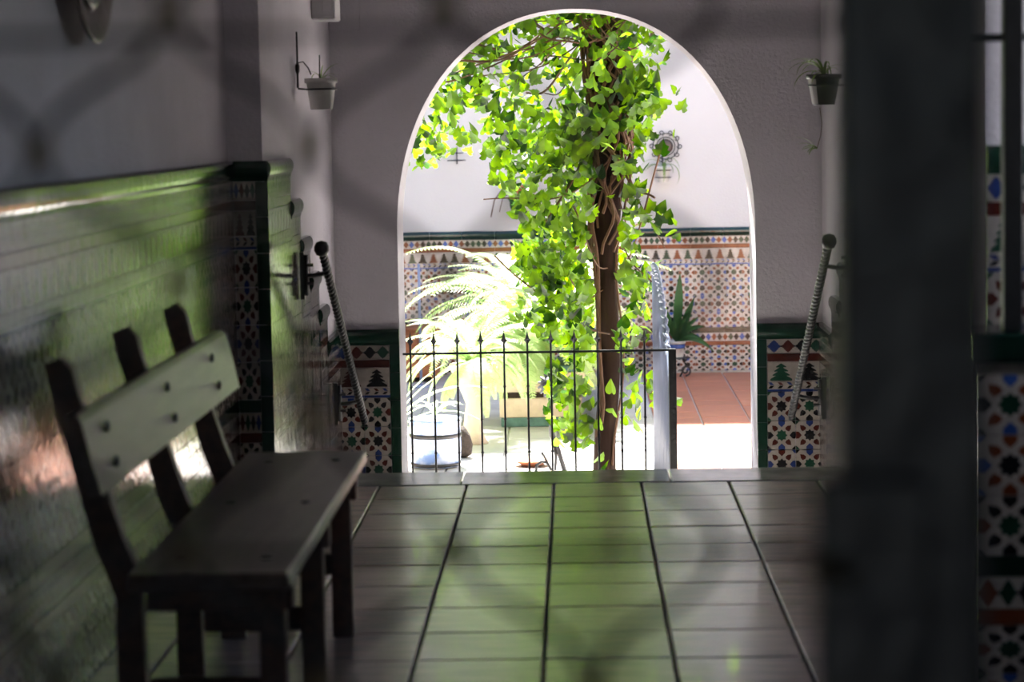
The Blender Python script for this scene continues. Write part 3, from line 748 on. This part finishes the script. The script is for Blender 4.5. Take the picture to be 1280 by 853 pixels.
for sg in (-1, 1): t.tube([m_+Vector((sg*.02, -.024, .014)), m_+Vector((sg*.02, -.032, .014))], .007, 6)
t.build('mask', [IRON], ls)

# ------------------------------------------------------------------ by the back wall
c = onz(850, 472, LOW)
ps_ = thing('scrolled_plant_stand', 'black iron plant stand with curled foot by the back dado', 'stand', (at(850, 460, 19.5).x, 19.5, LOW))
zt = at(850, 448, 19.5).z-LOW
t = MB(); t.tube(spiral((.045, 0, .05), .045, .012, -PI/2, PI*2.2, 22), .008, 6); t.build('scroll', [IRON], ps_)
t = MB(); t.tube(spiral((.035, 0, zt-.01), .02, .008, -PI/2, PI*2, 16), .006, 6); t.build('scroll', [IRON], ps_)
t = MB(); t.tube([(-.07, 0, 0), (-.06, 0, zt)], .006, 6); t.tube([(.0, 0, .0), (.045, 0, .09), (.03, 0, zt)], .007, 6); t.build('leg', [IRON], ps_)
t = MB(); t.lathe([(.078, zt), (.085, zt), (.085, zt+.01), (.07, zt+.01)], 18); t.build('ring', [IRON], ps_)
ap = thing('potted_aspidistra', 'white and blue pot with broad dark leaves behind the open gate leaf', 'potted plant', (ps_.location.x-.03, 19.5, LOW+zt+.011))
h = at(850, 426, 19.5).z-ap.location.z
pot_mesh(.06, .072, h).build('pot_body', [WPOT], ap)
t = MB(); t.lathe([(.0715, h*.55), (.0735, h*.6), (.0745, h*.75), (.073, h*.8)], 20); t.build('blue_band', [GB], ap)
def blade(px, py, w_, bend):
    tip = at(px, py, 19.35)-ap.location; b0 = Vector((0, 0, h-.01)); side = Vector((0, 0, 1)).cross(tip-b0)
    side = (tip-b0).cross(Vector((0, 1, 0))).normalized(); vs = []; n_ = 10
    for i in range(n_+1):
        s = i/n_; q = b0.lerp(tip, s)+Vector((0, -.05*math.sin(PI*s), bend*math.sin(PI*s))); k = w_*max(.05, math.sin(PI*(.08+.92*s)**1.1)**.8 if s < .99 else .02)
        vs += [q-side*k, q+Vector((0, .012, 0)), q+side*k]
    t = MB(); t.add(vs, [f for i in range(n_) for f in ((i*3, i*3+1, i*3+4, i*3+3), (i*3+1, i*3+2, i*3+5, i*3+4))], 0, True); t.build('leaf', [DKL], ap)
for a in ((850, 342, .038, 0), (868, 372, .028, 0), (832, 385, .022, 0), (893, 440, .022, .07), (882, 408, .018, .05), (874, 396, .018, .03), (862, 390, .022, .02), (878, 424, .017, .05), (826, 402, .018, .03), (843, 395, .024, 0)): blade(*a)
# round iron ornament and pot on back wall
c = at(832, 183, YK)
wo = thing('wall_ornament', 'round filigree iron ornament on the white back wall right of the trunk', 'ornament', (c.x, YK-.012, c.z))
t = MB(); t.lathe([(.055, 0), (.06, .008), (.03, .012), (.002, .014)], 24, M=Matrix.Rotation(PI/2, 4, 'X')); t.build('boss', [PLATE], wo)
for r in (.075, .105):
    t = MB(); t.tube(arc((0, -.008, 0), r, 0, 2*PI, 32)[:-1], .0045, 5, closed=True); t.build('ring', [IRON], wo)
for k in range(10):
    a = 2*PI*k/10; ce = Vector((.115*math.cos(a), -.008, .115*math.sin(a))); t = MB(); t.tube(spiral(ce, .024, .008, a+PI, a+PI*3, 14), .004, 5); t.build('scroll', [IRON], wo)
c = at(829, 228, YK-.1)
wp = thing('wall_pot', 'small white pot in an iron holder under the round ornament', 'pot', (c.x, YK-.09, c.z))
hh = at(829, 208, YK-.1).z-c.z
pot_mesh(.045, .062, hh).build('pot_body', [WPOT], wp)
for z in (.3, .75):
    t = MB(); t.tube([Vector((.066*math.cos(a*PI/12), .066*math.sin(a*PI/12), hh*z)) for a in range(24)], .004, 5, closed=True); t.build('holder_ring', [IRON], wp)
t = MB(); t.tube([(0, .066, hh*.3), (0, .085, hh*.5), (0, .085, hh+.12)], .005, 5); t.build('holder_arm', [IRON], wp)
strap_plant(wp, (0, 0, hh-.01), 10, .3, .006, STRAP, 'leaf', (.5, 1.2), (2.2, 3.2))
c = at(571, 196, YK)
wr_ = thing('empty_pot_holder', 'empty thin iron ring holder on the back wall below the left leaves', 'pot holder', (c.x, YK-.01, c.z))
t = MB(); t.tube([Vector((.075*math.cos(a*PI/12), -.08+.075*math.sin(a*PI/12), -.03)) for a in range(24)], .004, 5, closed=True); t.build('ring', [IRON], wr_)
t = MB(); t.tube([Vector((.055*math.cos(a*PI/12), -.08+.055*math.sin(a*PI/12), .03)) for a in range(24)], .004, 5, closed=True); t.build('ring', [IRON], wr_)
t = MB(); t.tube([(0, 0, -.06), (0, 0, .08)], .005, 5); t.tube([(0, 0, -.03), (0, -.01, -.03)], .004, 5); t.build('upright', [IRON], wr_)
c = at(647, 250, YK-.12)
dp = thing('hanging_dark_plant', 'dark leaved plant in a wall pot left of the ivy on the back wall', 'plant', c)
t = pot_mesh(.05, .07, .12); t.build('pot_body', [TERR], dp)
for i in range(26):
    t = MB(); a = random.uniform(0, 2*PI); vs, fs = strap_leaf((random.uniform(-.09, .06), random.uniform(-.05, .02), .08+random.uniform(-.12, .12)), a, random.uniform(.10, .16), random.uniform(-.6, .9), 1.6, .022, 6); t.add(vs, fs, 0, True); t.build('leaf', [DKL], dp)
t = MB(); t.tube([(0, 0, .1), (-.1, 0, .12), (-.19, 0, -.0), (-.22, 0, -.14)], .006, 5); t.tube([(0, 0, .1), (-.12, 0, .02), (-.15, 0, -.1)], .004, 5); t.build('stem', [STEM], dp)
# orange cabinet
c0 = onz(500, 486, LOW); 
cb = thing('terracotta_cabinet', 'orange-brown wooden cupboard low against the back wall beyond the left jamb', 'cabinet', (at(524, 440, 19.5).x, 19.5, LOW))
hx = at(524, 409, 19.5).z-LOW; hwid = .155
ORW = mat('orange_wood', (.46, .17, .07), .5, .0, 10, .2, 30, col2=(.34, .11, .04), stretch=(1, 1, 6))
t = MB(); t.box((-hwid, -.14, .04), (hwid, .27, hx-.02), bev=.004); t.build('carcass', [ORW], cb)
t = MB(); t.box((-hwid-.015, -.155, hx-.02), (hwid+.015, .28, hx), bev=.004); t.build('top', [ORW], cb)
for sg in (-1, 1):
    d = MB(); d.box((sg*hwid/2-hwid/2+.008, -.155, .07), (sg*hwid/2+hwid/2-.008, -.14, hx-.04), bev=.003); dd = d.build('door', [ORW], cb)
    d = MB(); d.box((sg*hwid/2-.045, -.160, .11), (sg*hwid/2+.045, -.155, hx-.08), bev=.002); d.build('panel', [ORW], dd)
    d = MB(); d.lathe([(.004, 0), (.004, .01), (.009, .014), (.006, .02)], 8, M=Matrix.Translation((-sg*.02+sg*.0, -.155, hx*.6))@Matrix.Rotation(PI/2, 4, 'X')); d.build('knob', [BRASS], dd)
for x in (-hwid+.03, hwid-.03): 
    t = MB(); t.box((x-.02, -.12, 0), (x+.02, .25, .04)); t.build('foot', [ORW], cb)
c = at(526, 455, 19.0)
po = thing('slim_pole', 'slim pale blue pole standing before the orange cupboard', 'pole', (c.x, 19.0, LOW))
h = at(526, 330, 19.0).z-LOW
t = MB(); t.tube([(0, 0, .02), (0, 0, h)], .011, 8); t.build('shaft', [SILV], po)
t = MB(); t.lathe([(.07, 0), (.07, .012), (.02, .022)], 18); t.build('foot', [SILV], po)
c = at(939, 392, YK-.05)
sg_ = thing('sprig', 'leafy green sprig hanging at the back wall beside the right jamb', 'plant', (c.x+.04, YK-.05, c.z))
t = MB(); t.tube([(.03, .03, .15), (.0, 0, .05), (-.01, 0, -.12)], .004, 5); t.build('stem', [STEM], sg_)
for i in range(26):
    o = put('leaf', bases[i % 12], sg_); o.matrix_basis = leaf_matrix(Vector((random.uniform(-.07, .09), random.uniform(-.03, .03), random.uniform(-.12, .16))))@Matrix.Scale(.05, 4)

# ------------------------------------------------------------------ entrance gate close to the camera
YG = 1.3
eg = thing('entrance_gate', 'black wrought iron entrance gate with curling lattice right before the viewer', 'gate', (-.3, YG, 0))
sX = lambda px: (px-718)/3000*YG
x0, x1 = sX(1040), sX(1222)
t = MB(); t.box((x0+.3, -.02, .02), (x1+.3, .02, 2.1), bev=.004); t.build('stile', [IRONG], eg)
zc = at(1000, 700, YG).z
t = MB(); t.box((sX(1008)+.3, -.034, zc-.10), (sX(1150)+.3, -.018, zc+.05), bev=.004); lk = t.build('lock_box', [IRONG], eg)
t = MB(); t.tube([(sX(1040)+.3, -.036, zc), (sX(1040)+.3, -.05, zc), (sX(1012)+.3, -.052, zc+.004), (sX(995)+.3, -.052, zc+.008)], .006, 8); t.build('handle', [BRASS], lk)
t = MB(); t.box((-.66, -.02, .02), (-.61, .02, 2.1), bev=.004); t.build('stile', [IRONG], eg)
for z in (.06, 2.06):
    t = MB(); t.box((-.62, -.015, z-.02), (x0+.3, .015, z+.02), bev=.003); t.build('rail', [IRONG], eg)
PIT = 171/3000*YG; PER = 340/3000*YG; z0 = at(718, 178, YG).z
xl = sX(45)-PIT*4
for k in range(9):
    cx = xl+PIT*(k+.5)
    if cx+PIT*.5 > x0: cx = cx-.001
    pts_ = []; n_ = 200; s = 1 if k % 2 else -1
    for i in range(n_+1):
        z = .08+1.96*i/n_; ww = math.cos(2*PI*(z-z0)/PER); x = cx+s*(PIT/2-.003)*math.copysign(abs(ww)**.8, ww)
        pts_.append((min(x, x0-.002)+.3, .004*s, z))
    t = MB(); t.tube(pts_, .003, 6); t.build('lattice_bar', [IRONG], eg)
for py in (35, 690):
    z = at(718, py, YG).z
    for m in (-2, -1, 0, 1, 2):
        zz_ = z+m*.568
        if .1 < zz_ < 2.0: t = MB(); t.tube([(-.61, 0, zz_), (x0+.3, 0, zz_)], .0027, 6); t.build('cross_rod', [IRONG], eg)
for k in range(9):
    for j in range(-7, 6):
        if (j+k) % 2: continue
        z = z0+j*PER/2; x = xl+PIT*(k)
        if .12 < z < 2 and x < x0-.01 and x > -.9: t = MB(); t.box((x+.3-.007, -.008, z-.006), (x+.3+.007, .008, z+.006), bev=.002); t.build('collar', [BRASS], eg)
